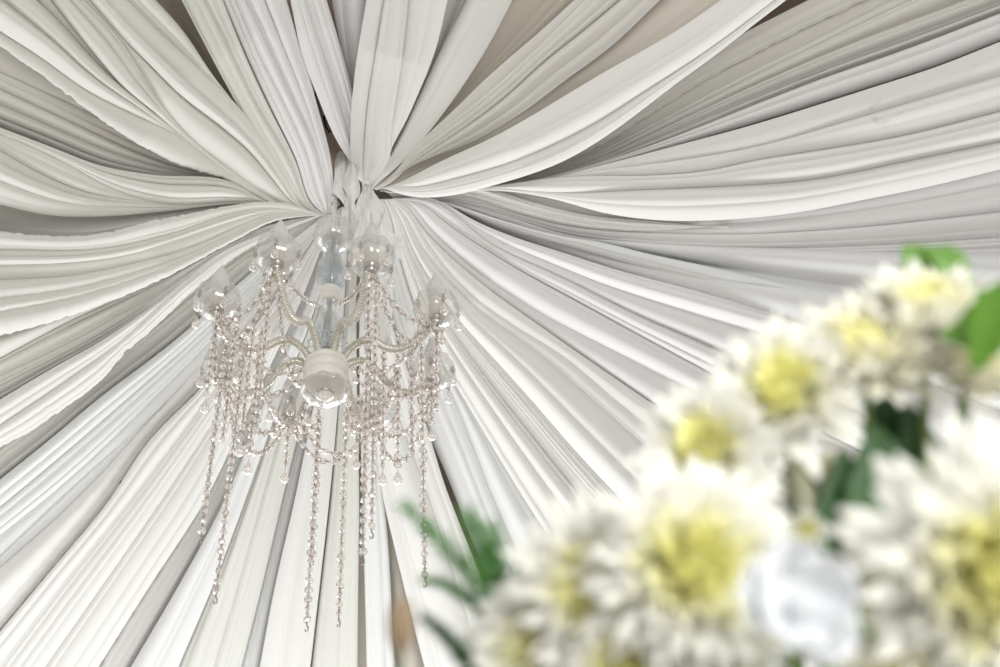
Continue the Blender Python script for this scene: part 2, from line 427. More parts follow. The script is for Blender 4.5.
v7 = [(389,199),(398,206),(424,250),(465,297),(540,354),(630,432),(700,494)]
v8 = [(388,199),(394,206),(414,250),(455,314),(495,359),(530,398),(575,450),(617,495),(680,560)]
drape('fabric_swag', 'white swag of rounded folds slanting to the lower right toward the flowers', [v5,v6,v7,v8], [(2,.5),(2,.5),(3,.5)], low=.15, matk='white', seed=45, ns=110, sub=.35)
v9 = [(386,199),(391,206),(408,250),(438,310),(467,352),(520,421),(592,510),(650,580)]
v10 = [(384,199),(388,206),(399,250),(418,310),(437,350),(480,425),(535,515),(600,610),(640,667)]
drape('fabric_swag', 'finely pleated white swag under the rounded folds, right of the chandelier', [v8,v9,v10], [(6,.3),(5,.4)], low=.12, matk='white', seed=47, ns=110, sub=.5)
v11 = [(382,199),(385,206),(391,250),(408,310),(447,385),(498,510),(545,610),(580,667)]
v12 = [(379,199),(381,206),(383,260),(392,330),(424,424),(445,470),(467,527),(500,605),(530,667)]
drape('fabric_swag', 'grey-white flat pleats beside the brown gap right of the bead strands', [v10,v11,v12], [(3,.3),(3,.35)], low=.09, matk='cool', seed=49, ns=110, sub=.4)
w0 = [(378,200),(380,210),(385,300),(410,378),(430,438),(446,490),(462,530),(490,600),(520,667)]
w1 = [(374,200),(374,210),(376,300),(392,395),(425,488),(464,608),(482,667)]
w2 = [(371,200),(370,210),(369,300),(374,400),(381,485),(398,560),(415,630),(425,667)]
drape('fabric_swag', 'flat white panel left of the brown gap, passing behind the fern', [w0,w1,w2], [(3,.25),(3,.2)], low=.14, matk='white', seed=51, ns=100, sub=.25)
drape('fabric_swag', 'shadowed grey-brown strip in the wedge at bottom centre', [[(372,202),(373,300),(378,400),(385,470),(405,560),(430,667)],[(364,202),(364,300),(370,400),(378,480),(386,560),(390,667)]], [(2,.2)], low=.02, matk='shaded_taupe', seed=52)
x0 = [(366,203),(367,300),(372,400),(382,480),(387,530),(391,600),(394,667)]
x1 = [(362,203),(360,300),(360,400),(363,500),(365,580),(367,667)]
drape('fabric_swag', 'narrow cool-white strip below the chandelier, left of the dark wedge', [x0,x1], [(3,.35)], low=.10, matk='cool', seed=53, sub=.4)
drape('fabric_swag', 'thin brownish fold between two narrow strips directly below the chandelier hub', [[(366,204),(364,300),(364,400),(367,500),(369,580),(371,667)],[(354,204),(352,300),(352,400),(354,500),(353,580),(352,667)]], [(2,.3)], low=.03, matk='shaded_taupe', seed=77)
x2 = [(358,204),(356,300),(357,400),(359,500),(358,580),(357,667)]
x3 = [(350,205),(345,300),(339,400),(331,500),(322,580),(312,667)]
drape('fabric_swag', 'flat sage-white panel behind the straight bead strand at bottom centre', [x2,[(354,205),(352,300),(349,400),(346,500),(342,580),(338,667)],x3], [(3,.25),(2,.25)], low=.09, matk='sage', seed=54, sub=.35)
x4 = [(342,207),(335,290),(315,400),(295,500),(275,587),(260,667)]
drape('fabric_swag', 'bright white strip behind the longest bead strand', [[(349,206),(344,300),(338,400),(329,500),(320,580),(310,667)],x4], [(4,.4)], low=.12, matk='white', seed=55, sub=.35)
x5 = [(340,208),(330,290),(306,400),(282,500),(262,585),(241,667)]
drape('fabric_swag', 'shaded cool-grey strip left of the bright strip at bottom centre', [x4,x5], [(2,.3)], low=.05, matk='cool', seed=56, sub=.35)
x6 = [(338,209),(324,290),(290,400),(262,500),(240,580),(214,667)]
x7 = [(337,210),(320,290),(280,400),(245,500),(215,580),(178,667)]
x8 = [(335,211),(312,290),(265,400),(225,500),(178,587),(131,667)]
drape('fabric_swag', 'sage-white group of pleats behind the second bead strand from the left', [x5,x6,x7], [(4,.35),(3,.4)], low=.09, matk='sage', seed=57, sub=.4, ns=90)
drape('fabric_swag', 'bright cool-white roll running to the bottom edge left of the bead ends', [x7,x8], [(3,.45)], low=.13, matk='cool', seed=58, sub=.3, ns=90)
x9 = [(334,212),(305,290),(248,410),(205,500),(152,582),(98,667)]
drape('fabric_swag', 'narrow ragged-hemmed pleats in shade, left of the bright roll', [[(335,211),(311,291),(263,402),(223,502),(176,589),(129,669)],x9], [(5,.4)], low=.07, matk='white', seed=59, sub=.5, ns=90, hem=(0,1))
y1 = [(333,212),(300,285),(228,400),(162,500),(105,582),(45,667)]
y2 = [(332,213),(296,280),(210,395),(130,500),(65,580),(-2,667)]
y3 = [(331,214),(292,276),(200,390),(150,440),(110,500),(50,572),(0,632)]
drape('fabric_swag', 'widest bright white swag of soft pleats filling the lower left', [x9,y1,y2,y3], [(4,.3),(6,.28),(3,.35)], low=.15, matk='white', seed=61, sub=.38, ns=110)
x11 = [(331,214),(285,272),(190,378),(138,434),(96,480),(44,530),(0,568)]
drape('fabric_swag', 'white strip with a frayed hem above the widest lower left swag', [y3,x11], [(3,.35)], low=.11, matk='white', seed=62, sub=.35, ns=100, hem=(1,0))
x12 = [(330,214),(282,276),(210,360),(170,400),(100,462),(50,508),(0,556)]
x13 = [(329,214),(278,272),(200,352),(152,400),(105,446),(62,485),(0,535)]
x14 = [(328,214),(270,268),(190,343),(120,405),(60,457),(0,507)]
x15 = [(327,214),(262,264),(170,345),(95,402),(50,440),(0,480)]
x16 = [(326,214),(255,256),(175,325),(125,370),(75,412),(0,475)]
drape('fabric_swag', 'cool white band of round parallel folds reaching the left edge low down', [x11,x12,x13,x14,x15], [(2,.5),(1,.6),(3,.5),(3,.45)], low=.10, matk='cool', seed=63, sub=.4, ns=110)
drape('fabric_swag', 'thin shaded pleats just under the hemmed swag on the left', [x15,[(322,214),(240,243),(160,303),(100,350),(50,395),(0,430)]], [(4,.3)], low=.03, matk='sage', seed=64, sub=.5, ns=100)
z0 = [(325,214),(280,232),(245,250),(200,284),(150,331),(125,352),(100,382),(75,400),(32,430),(0,447)]
z1 = [(324,214),(275,232),(225,255),(190,280),(120,342),(60,385),(0,425)]
z2 = [(323,214),(270,232),(225,250),(162,300),(100,342),(50,370),(0,400)]
drape('fabric_swag', 'grey-white swag with a crisp hem at the middle of the left side', [z0,z1,z2], [(3,.35),(3,.35)], low=.12, matk='white', seed=66, sub=.35, ns=110, hem=(1,0))
aa1 = [(322,214),(265,230),(225,249),(150,297),(75,340),(0,375)]
aa2 = [(321,214),(262,229),(220,247),(150,284),(75,318),(0,358)]
aa3 = [(320,214),(258,228),(215,246),(150,278),(75,306),(0,322)]
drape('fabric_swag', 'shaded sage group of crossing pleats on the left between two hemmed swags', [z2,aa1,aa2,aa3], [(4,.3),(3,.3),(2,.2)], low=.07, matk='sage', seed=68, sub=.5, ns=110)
b0 = [(320,214),(262,218),(220,250),(187,265),(150,285),(100,305),(50,322),(0,335)]
b0 = [(320,214),(270,222),(235,240),(187,266),(150,284),(100,305),(50,322),(0,335)]
b1 = [(319,214),(265,216),(240,226),(190,248),(130,264),(75,275),(0,280)]
b2 = [(319,214),(262,212),(235,220),(175,240),(130,254),(75,262),(0,265)]
b3 = [(319,214),(262,208),(230,214),(175,233),(100,249),(0,250)]
b4 = [(318,214),(285,203),(250,203),(200,212),(150,222),(110,232),(87,236),(50,236),(0,232)]
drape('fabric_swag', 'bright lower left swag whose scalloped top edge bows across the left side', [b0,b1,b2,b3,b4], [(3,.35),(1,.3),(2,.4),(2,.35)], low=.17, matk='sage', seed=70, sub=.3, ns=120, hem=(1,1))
drape('fabric_swag', 'dark brownish recessed fold at the left edge between two bowed swags', [[(317,213),(250,206),(200,216),(150,228),(87,244),(0,243)],[(317,212),(250,200),(175,205),(100,208),(0,192)]], [(3,.4)], low=.03, matk='cream', seed=71, sub=.4, ns=90)
dd0 = [(317,214),(262,203),(225,204),(175,210),(100,216),(50,215),(0,204)]
dd1 = [(317,214),(262,202),(225,203),(150,202),(75,188),(35,170),(0,150)]
dd2 = [(317,214),(262,201),(225,202),(175,205),(125,193),(60,160),(30,146),(0,134)]
dd3 = [(317,214),(262,200),(237,184),(150,175),(100,166),(50,147),(0,128)]
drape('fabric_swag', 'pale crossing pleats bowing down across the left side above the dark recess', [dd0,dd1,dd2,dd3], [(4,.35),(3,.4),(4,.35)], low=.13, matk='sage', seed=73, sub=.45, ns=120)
ee1 = [(317,213),(262,199),(235,181),(175,166),(125,147),(75,124),(0,89)]
ee2 = [(317,213),(262,197),(230,176),(150,142),(70,103),(0,72)]
ee3 = [(317,213),(262,195),(220,166),(150,128),(75,84),(0,28)]
drape('fabric_swag', 'brownish shaded swag under the hemmed swag near the top left', [dd3,ee1,ee2,ee3], [(4,.3),(2,.3),(2,.2)], low=.05, matk='cream', seed=75, sub=.35, ns=110)

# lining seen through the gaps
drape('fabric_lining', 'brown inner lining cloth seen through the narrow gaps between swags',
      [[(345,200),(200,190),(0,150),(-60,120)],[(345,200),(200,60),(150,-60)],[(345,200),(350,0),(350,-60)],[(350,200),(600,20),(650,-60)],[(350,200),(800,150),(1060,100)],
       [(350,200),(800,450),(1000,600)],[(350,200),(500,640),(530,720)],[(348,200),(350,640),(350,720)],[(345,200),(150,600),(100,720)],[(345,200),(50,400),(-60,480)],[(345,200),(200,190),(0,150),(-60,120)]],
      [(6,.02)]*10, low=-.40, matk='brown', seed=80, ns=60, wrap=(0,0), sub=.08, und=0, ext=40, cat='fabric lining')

# ---- knot and ruffled tails above the chandelier
drape('ruffled_fabric_tail', 'short ruffled white fabric end bunched above the chandelier top bowl',
      [[(338,150),(335,165),(333,180),(338,200),(342,206)],[(345,150),(346,165),(344,180),(346,200),(352,208)],[(356,160),(358,172),(360,185),(356,198),(358,208)]], [(2,.8),(2,.7)], low=.10, fn=hang_point(.02), matk='white', seed=90, ns=60, ext=0, ruffle=.010, wrapd=.015)
drape('ruffled_fabric_tail', 'frilled white fabric tail hanging from the knot behind the front right lamp cup',
      [[(362,184),(358,205),(354,230),(352,262)],[(367,184),(370,210),(374,235),(376,258)],[(371,184),(383,208),(394,232),(400,246)]], [(3,.5),(3,.5)], low=.03, fn=hang_point(.02), matk='white', seed=92, ns=80, ext=0, ruffle=.016, wrapd=.02)
drape('ruffled_fabric_tail', 'long thin ruffled fabric tail hanging behind the right side of the chandelier',
      [[(368,190),(372,240),(376,290),(380,345)],[(374,190),(384,240),(390,290),(395,345)]], [(3,.5)], low=-.05, fn=hang_point(.06), matk='white', seed=94, ns=80, ext=0, ruffle=.014, wrapd=.02)
kb = MB()
kc = np.array(at(366, 187, np.linalg.norm(surf_point(np.array([366.]), np.array([187.]))[0]-CAM)-.14))
for q in range(4): kb.torus(kc+np.array([0, 0, .004*q+.012]), .0085, .003, (.25, -.5, 1), 20, 8)
tag(kb.build('tie_cord', FAB['white'], loc=kc), 'small white cord knot where the swags are tied together', 'cord')
kb = MB()
# black iron bracket and crumpled liner glimpsed in the gap
bc = surf_point(np.array([331.]), np.array([124.]), -.04)[0]
def gp(x, y, lo=-.04): return surf_point(np.array([float(x)]), np.array([float(y)]), lo)[0]
kb.tube([gp(326,114), gp(324,119), gp(326,127), gp(329,132), gp(331,131)], .0035, 6)
kb.tube([gp(326,114), gp(329,116), gp(330,121), gp(328,124)], .003, 6)
for q in range(5): kb.tube([gp(326+q*1.2,121+q*2.3), gp(330+q*.9,122+q*2.3)], .003, 6)
kb.tube([gp(315,88), gp(316,97), gp(321,112), gp(326,127)], .0015, 6)
for c in ((309.5,80),(314.5,95)): kb.tube([gp(c[0]-1,c[1]-1), gp(c[0]+1,c[1]+1.5)], .004, 8)
tag(kb.build('metal_bracket', BLACKM, loc=bc), 'small black scrolled iron bracket glimpsed in the narrow gap', 'bracket')

# ------------------------------------------------------------------ structure
cb_ = MB()
n = 24
def slab(name, x0, x1, y0, y1, z0, z1, m):
    b = MB(); v = [(x, y, z) for z in (z0, z1) for y in (y0, y1) for x in (x0, x1)]
    b.add(v, [(0,2,3,1),(4,5,7,6),(0,1,5,4),(2,6,7,3),(0,4,6,2),(1,3,7,5)])
    o = b.build(name, m, smooth=False); o['kind'] = 'structure'; return o
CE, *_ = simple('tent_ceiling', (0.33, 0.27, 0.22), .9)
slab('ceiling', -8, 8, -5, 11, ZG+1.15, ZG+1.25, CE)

# ------------------------------------------------------------------ chandelier
CH = empty('chandelier', (AX, AY, ZR))
tag(CH, 'eight-arm glass chandelier with coiled arms and long crystal bead strands hanging from the knot', 'chandelier')
C0 = np.array([AX, AY, ZR])
CHL = (0, 0, 0)
rnd = random.Random(4)
pxm = 1/356.0
def chp(name, mb, m, parent=None, smooth=True):
    """verts given relative to the ring centre"""
    return mb.build(name, m, parent or CH, smooth)
def rz(y): return zax(y)-ZR
# hub
zt, zb = rz(363), rz(386)
hub = MB(); H = zt-zb
hub.lathe([(0.004, zt+.012), (.03, zt+.012), (.05, zt+.004), (.060, zt-.004), (.061, zt-H*.16), (.057, zt-H*.20), (.057, zt-H*.26), (.062, zt-H*.32), (.062, zt-H*.48), (.056, zt-H*.53), (.056, zt-H*.60),
           (.060, zt-H*.66), (.058, zt-H*.85), (.050, zt-H), (.03, zt-H*1.05), (.004, zt-H*1.05)], seg=40)
hub_o = chp('hub', hub, CREAM)
# bottom bowl with ball finial
def bowl_mb(R, h, c, seg=48, lobes=8, amp=.05):
    b = MB()
    outer = [(R*.16, 0), (R*.50, h*.04), (R*.80, h*.18), (R*.96, h*.38), (R*1.0, h*.58), (R*.93, h*.80), (R*.86, h*.93), (R*.90, h*1.0)]
    inner = [(r-.0028, z+.0028) for r, z in outer][::-1]
    b.lathe(outer+inner, c, seg, scal=lambda a, t: amp*math.cos(lobes*a)*math.sin(PI*min(1, t))**.7)
    return b
zbb = zb-.034
bb = bowl_mb(.068, .030, (0, 0, zbb)); bo = chp('bottom_bowl', bb, GLASS)
fn_ = MB(); fn_.lathe([(.0005, zbb-.020), (.006, zbb-.019), (.0105, zbb-.014), (.0105, zbb-.008), (.006, zbb-.003), (.006, zbb-.001), (.018, zbb), (.020, zbb+.004), (.012, zbb+.012), (.012, zb)], seg=20)
chp('finial', fn_, CREAM)
rg = MB(); rg.lathe([(.016, zbb+.001), (.024, zbb-.001), (.026, zbb+.003), (.02, zbb+.006)], seg=24); chp('ring_collar', rg, SILVER)
# column
zc = [rz(y) for y in (352, 340, 330, 320, 306, 303, 290, 286, 276, 262, 250, 244)]
col = MB(); z0 = zt+.01
zA, zB = rz(348), rz(304)
col.lathe([(.010, z0), (.013, zA), (.020, zA+(zB-zA)*.1), (.036, zA+(zB-zA)*.28), (.042, zA+(zB-zA)*.42), (.036, zA+(zB-zA)*.58), (.022, zA+(zB-zA)*.72), (.017, zA+(zB-zA)*.85), (.022, zB), (.010, zB+.002)],
          seg=32, scal=lambda a, t: .05*math.cos(8*a))
chp('column_globe', col, COLGL)
stem = MB(); stem.lathe([(.006, z0-.01), (.006, rz(212))], seg=10); chp('column_rod', stem, SILVER)
sp = MB(); zs = rz(351)
for q in range(14):
    a = 2*PI*q/14
    pts = [(math.cos(a+t*.9)*(.012+.045*t), math.sin(a+t*.9)*(.012+.045*t), zs+.035*math.sin(PI*t*.8)) for t in np.linspace(0, 1, 8)]
    sp.tube(pts, [.005*(1-.6*t) for t in np.linspace(0, 1, 8)], 6)
chp('glass_leaf_crown', sp, COLGL)
cl = MB(); zA, zB = rz(303), rz(289)
cl.lathe([(.006, zA), (.026, zA), (.033, zA+(zB-zA)*.25), (.026, zA+(zB-zA)*.45), (.031, zA+(zB-zA)*.6), (.033, zA+(zB-zA)*.8), (.022, zB), (.006, zB)], seg=28)
chp('column_collar', cl, CREAM)
vs_ = MB(); zA, zB = rz(289), rz(240)
D = zB-zA
vs_.lathe([(.008, zA), (.028, zA+.01*D), (.041, zA+.16*D), (.045, zA+.30*D), (.040, zA+.45*D), (.026, zA+.60*D), (.019, zA+.74*D), (.022, zA+.88*D), (.034, zB), (.031, zB), (.016, zA+.74*D), (.02, zA+.6*D), (.036, zA+.44*D), (.041, zA+.3*D), (.036, zA+.17*D), (.008, zA+.04*D)],
           seg=40, scal=lambda a, t: .05*math.cos(10*a))
chp('column_vase', vs_, COLGL)
bw = bowl_mb(.061, .085, (0, 0, rz(246))); chp('top_bowl', bw, GLASS)
tc_ = MB(); zz = rz(238); tc_.lathe([(.006, zz), (.02, zz), (.024, zz+.02), (.018, zz+.05), (.007, zz+.07), (.006, rz(200))], seg=20); chp('top_cap', tc_, CREAM)
hk = MB(); zk = rz(204)
for q in range(5): hk.torus((0, 0, zk+.022*q), .011, .0025, (1, 0, 0) if q % 2 else (0, 1, 0), 12, 6)
chp('hanging_chain', hk, SILVER)

def catpts(prof, n):
    o, s = catmull(prof, 0); st = np.linspace(0, s[-1], n)
    return np.stack([np.interp(st, s, o[:, 0]), np.interp(st, s, o[:, 1])], -1), s[-1]

RR = .322
zh = zt
CUPZ = 0.0
def drop_mb(b, p, L=.042, R=.0105, seg=8):
    prof = [(.0006, 0), (.0018, -.10*L), (.0030, -.25*L), (R*.6, -.50*L), (R*.95, -.70*L), (R, -.80*L), (R*.75, -.93*L), (R*.3, -1.0*L), (.0003, -1.01*L)]
    b.lathe(prof, p, seg)
angs = [-90-22.5, -90+22.5, -90-67.5, -90+67.5, 90+67.5, 90-67.5, 90+22.5, 90-22.5]
CUPS = {}
for ai, adeg in enumerate(angs):
    a = math.radians(adeg+6.0); ca, sa = math.cos(a), math.sin(a)
    rr = RR*(1+rnd.uniform(-.015, .015)); dz = rnd.uniform(-.006, .006)-[0, .02, 0, .03, 0, .03, 0, .01][ai]
    prof = [(.045, zh-.012), (.075, zh+.030), (.105, zh+.046), (.14, zh+.030), (.175, zh-.008), (.22, zh-.030), (.265, zh-.015), (.30, zh+.030), (rr, CUPZ-.045+dz)]
    pts, L = catpts(prof, 330)
    P = [(ca*r, sa*r, z) for r, z in pts]
    rad = [.0086+.0042*abs(math.sin(PI*k/6.5)) for k in range(330)]
    m = MB(); m.tube(P, rad, 10)
    arm = chp('arm', m, ROPE)
    CUPS[ai] = np.array([ca*rr, sa*rr, CUPZ+dz])
    c = CUPS[ai]
    cup = MB(); cup.lathe([(.004, -.050), (.014, -.048), (.017, -.040), (.010, -.034), (.020, -.030), (.022, -.026), (.008, -.022)], c, 20)
    chp('cup_holder', cup, SILVER, arm)
    bwl = bowl_mb(.063, .078, (c[0], c[1], c[2]-.034), amp=.05); chp('glass_bowl', bwl, GLASS, arm)
    cs = MB(); cs.lathe([(.003, -.024), (.019, -.024), (.0205, -.015), (.0195, .030), (.021, .034), (.012, .036), (.002, .036)], c, 20); chp('candle_sleeve', cs, CREAM, arm)
    bl = MB(); bl.lathe([(.012, .034), (.016, .045), (.024, .070), (.026, .088), (.023, .108), (.015, .130), (.007, .148), (.0015, .163), (.0003, .165)], c, 16); chp('flame_bulb', bl, BULB, arm)
    nd = 5
    for q in range(nd):
        th = a + 2*PI*q/nd + .4
        pp = c+np.array([math.cos(th)*.060, math.sin(th)*.060, .012])
        d = MB(); drop_mb(d, (pp[0], pp[1], pp[2]-.030), L=rnd.uniform(.042, .052), R=.0125, seg=10)
        cdr = chp('crystal_drop', d, BEADG, arm)
    for q in range(nd):
        w = MB(); th = a + 2*PI*q/nd + .4
        pp = c+np.array([math.cos(th)*.060, math.sin(th)*.060, .012])
        w.torus(pp+np.array([0, 0, -.004]), .0050, .0009, (math.sin(th), -math.cos(th), 0)); w.torus(pp+np.array([0, 0, -.013]), .0050, .0009, (math.cos(th), math.sin(th), 0))
        w.torus(pp+np.array([0, 0, -.022]), .0050, .0012, (.2, 1, 0))
        w.torus(pp+np.array([0, 0, -.030]), .0040, .0010, (1, .2, 0))
        chp('drop_hook', w, COPPER, arm)

# bead strands
def resample3(P, step):
    P = np.asarray(P, float); s = np.concatenate([[0], np.cumsum(np.linalg.norm(np.diff(P, axis=0), axis=1))])
    n = max(2, int(s[-1]/step)); st = np.arange(n+1)*step; st = st[st <= s[-1]]
    Q = np.stack([np.interp(st, s, P[:, k]) for k in range(3)], -1)
    return Q
def octa(b, c, t, face, r=.0078, th=.013):
    """faceted octagonal bead: disc whose plane holds tangent t"""
    t = t/np.linalg.norm(t); nrm = face-face.dot(t)*t; nrm /= np.linalg.norm(nrm); s = np.cross(t, nrm)
    vs = []
    for lay, (rr, h) in enumerate([(.5, -.5), (1.0, -.16), (1.0, .16), (.5, .5)]):
        for k in range(8):
            a = 2*PI*(k+.5)/8
            vs.append(c+r*rr*(math.cos(a)*t+math.sin(a)*s)+nrm*th*h)
    fs = [tuple(range(8))[::-1], tuple(24+k for k in range(8))]
    for l in range(3): fs += [(l*8+k, l*8+(k+1) % 8, (l+1)*8+(k+1) % 8, (l+1)*8+k) for k in range(8)]
    b.add(vs, fs)
def strand(P, hook=False, step=.0285, label=None, r=.0100, enddrop=False):
    Q = resample3(P, step)
    b = MB(); w = MB()
    for i in range(len(Q)):
        t = Q[min(i+1, len(Q)-1)]-Q[max(i-1, 0)]
        if np.linalg.norm(t) < 1e-6: t = np.array([0, 0, 1.])
        t /= np.linalg.norm(t)
        ang = rnd.uniform(0, PI); face = np.array([math.cos(ang), math.sin(ang), rnd.uniform(-.2, .2)])
        if abs(face.dot(t)) > .95: face = np.array([0.1, .2, 1.])
        octa(b, Q[i], t, face, r*rnd.uniform(.93, 1.05))
        f2 = np.cross(t, face)
        if i < len(Q)-1:
            mid = (Q[i]+Q[i+1])/2
            w.torus(mid+t*.003, .0036, .0010, face, 8, 4); w.torus(mid-t*.003, .0036, .0010, f2, 8, 4)
            w.tube([Q[i]-t*.0, Q[i]+t*.0085], .0011, 4)
        # wire rim of the bead
        w.torus(Q[i], r*1.0, .0007, face-face.dot(t)*t, 12, 4) if rnd.random() < .7 else None
    if hook:
        e = Q[-1]
        w.tube([e+(0, 0, -.007), e+(0, 0, -.016), e+(.004, 0, -.024), e+(.003, .001, -.032), e+(-.002, 0, -.035), e+(-.003, 0, -.029)], .0018, 5)
    o = chp('bead_strand', b, BEADG, smooth=False)
    if label: o['label'] = label
    chp('wire_links', w, COPPER, o)
    if enddrop:
        d = MB(); drop_mb(d, tuple(Q[-1]+(0, 0, -.012)), .05, .013, 10); chp('end_drop', d, BEADG, o)
    return o
def hang(c, L, **k):
    c = np.asarray(c, float); return strand([c, c+(0, 0, -L)], **k)
def swagl(a, b, sag, **k):
    a = np.asarray(a, float); b = np.asarray(b, float); t = np.linspace(0, 1, 40)[:, None]
    P = a*(1-t)+b*t; P[:, 2] -= sag*4*(t*(1-t))[:, 0]
    # resample needs real arc length
    return strand(P, **k)
def hang_px(xt, yt, yb, dist_y, **k):
    """plumb strand whose top shows at (xt, yt), standing dist_y further than the axis"""
    d = ray(xt, yt); p = CAM+d*((AY+dist_y)/d[1]); top = p-C0
    lo, hi = 0, 3
    for _ in range(40):
        m = (lo+hi)/2
        if project(p-(0, 0, m))[1] < yb: lo = m
        else: hi = m
    return hang(top, lo, **k)
A = angs
# long plumb strands with bare wire hooks at their ends
hang_px(229, 322, 533, -.12, hook=True)
hang_px(246, 335, 593, -.05, hook=True)
hang_px(319, 410, 628, .10, hook=True)
hang_px(320, 420, 555, .12, hook=True)
hang_px(347, 400, 615, .12, hook=True)
hang_px(369, 285, 562, -.29, hook=True)
hang_px(376, 290, 528, -.28, hook=True)
hang_px(421, 330, 578, -.12, hook=True)
hang_px(411, 350, 462, -.05, hook=False)
hang_px(262, 330, 462, -.2, enddrop=True)
hang_px(253, 330, 440, -.2, enddrop=True)
hang_px(270, 290, 430, -.29)
hang_px(236, 330, 440, -.1)
hang_px(384, 350, 470, .05, enddrop=True)
hang_px(289, 420, 470, .25, enddrop=True)
hang_px(216, 325, 400, -.14, enddrop=True)
hang_px(398, 340, 470, .0, enddrop=True)
hang_px(240, 385, 470, .1)
hang_px(431, 385, 425, .12, enddrop=True)
hang_px(358, 400, 455, .25, enddrop=True)
hang_px(366, 385, 490, .1)
# garlands between the cups
def cp(i, dx=0, dz=-.03): return CUPS[i]+np.array([dx, 0, dz])
# order round the ring: 2(mid left near) 0(near left) 1(near right) 3(mid right near) 5 (far right) 7 6 4
swagl(cp(2), cp(0), .10); swagl(cp(2), cp(0), .19)
swagl(cp(1), cp(3), .08); swagl(cp(1), cp(3), .17)
swagl(cp(3), cp(5), .12); swagl(cp(2), cp(4), .12); swagl(cp(3), cp(5), .2)
swagl(cp(4), cp(6), .12); swagl(cp(5), cp(7), .12); swagl(cp(6), cp(7), .16)
swagl(cp(4), cp(6), .2); swagl(cp(5), cp(7), .22)
colp = np.array([0, 0, rz(306)])
swagl(cp(0), colp+(-.03, -.01, 0), .03, r=.009); swagl(cp(1), colp+(.03, -.01, 0), .03, r=.009)
swagl(cp(2), np.array([-.06, 0, zh-.02]), .09); swagl(cp(3), np.array([.06, 0, zh-.02]), .09)
swagl(cp(4), np.array([-.06, .02, zh-.03]), .07); swagl(cp(5), np.array([.06, .02, zh-.03]), .07)
swagl(cp(6), np.array([-.05, .04, zb]), .07); swagl(cp(7), np.array([.05, .04, zb]), .07)
swagl(cp(0), np.array([-.055, -.02, zb]), .14); 
swagl(np.array([-.19, .02, zh-.03]), np.array([-.03, .16, zh-.06]), .10); swagl(np.array([.19, .02, zh-.03]), np.array([.03, .16, zh-.06]), .12)
swagl(np.array([-.10, .16, zh-.05]), np.array([.16, .12, zh-.05]), .16); 

# ------------------------------------------------------------------ flowers
def petal_mat(name):
    m, nt, b = mat(name)
    at_ = nt.nodes.new('ShaderNodeAttribute'); at_.attribute_name = 'tone'
    nt.links.new(at_.outputs['Color'], b.inputs['Base Color'])
    b.inputs['Roughness'].default_value = .55
    b.inputs['Subsurface Weight'].default_value = 0.0
    tl = nt.nodes.new('ShaderNodeBsdfTranslucent'); nt.links.new(at_.outputs['Color'], tl.inputs[0])
    mx = nt.nodes.new('ShaderNodeMixShader'); mx.inputs[0].default_value = .42
    out = nt.nodes['Material Output']
    nt.links.new(b.outputs[0], mx.inputs[1]); nt.links.new(tl.outputs[0], mx.inputs[2]); nt.links.new(mx.outputs[0], out.inputs[0])
    return m
PETAL = petal_mat('chrysanthemum_petals')
def leafmat(name, col, tr=.3):
    m, nt, b = mat(name)
    tcx = nt.nodes.new('ShaderNodeTexCoord'); nz = nt.nodes.new('ShaderNodeTexNoise'); nz.inputs['Scale'].default_value = 40
    nt.links.new(tcx.outputs['Object'], nz.inputs['Vector'])
    mxc = nt.nodes.new('ShaderNodeMix'); mxc.data_type = 'RGBA'; mxc.inputs[6].default_value = (*[c*.75 for c in col], 1); mxc.inputs[7].default_value = (*[c*1.25 for c in col], 1)
    nt.links.new(nz.outputs['Fac'], mxc.inputs[0]); nt.links.new(mxc.outputs[2], b.inputs['Base Color'])
    b.inputs['Roughness'].default_value = .45
    tl = nt.nodes.new('ShaderNodeBsdfTranslucent'); nt.links.new(mxc.outputs[2], tl.inputs[0])
    mx = nt.nodes.new('ShaderNodeMixShader'); mx.inputs[0].default_value = tr
    out = nt.nodes['Material Output']
    nt.links.new(b.outputs[0], mx.inputs[1]); nt.links.new(tl.outputs[0], mx.inputs[2]); nt.links.new(mx.outputs[0], out.inputs[0])
    return m
LEAF = leafmat('bright_leaf', (.13, .30, .03)); DLEAF = leafmat('dark_leaf', (.035, .10, .025), .15); FERN = leafmat('fern_green', (.13, .36, .08)); STEM = leafmat('stem_green', (.16, .25, .06), .1)
LIME = leafmat('lime_green', (.40, .60, .10)); WPET, *_ = simple('white_waxy_petal', (.60, .615, .63), .5); GREYSTEM = leafmat('grey_green_stalk', (.33, .33, .22), .1)

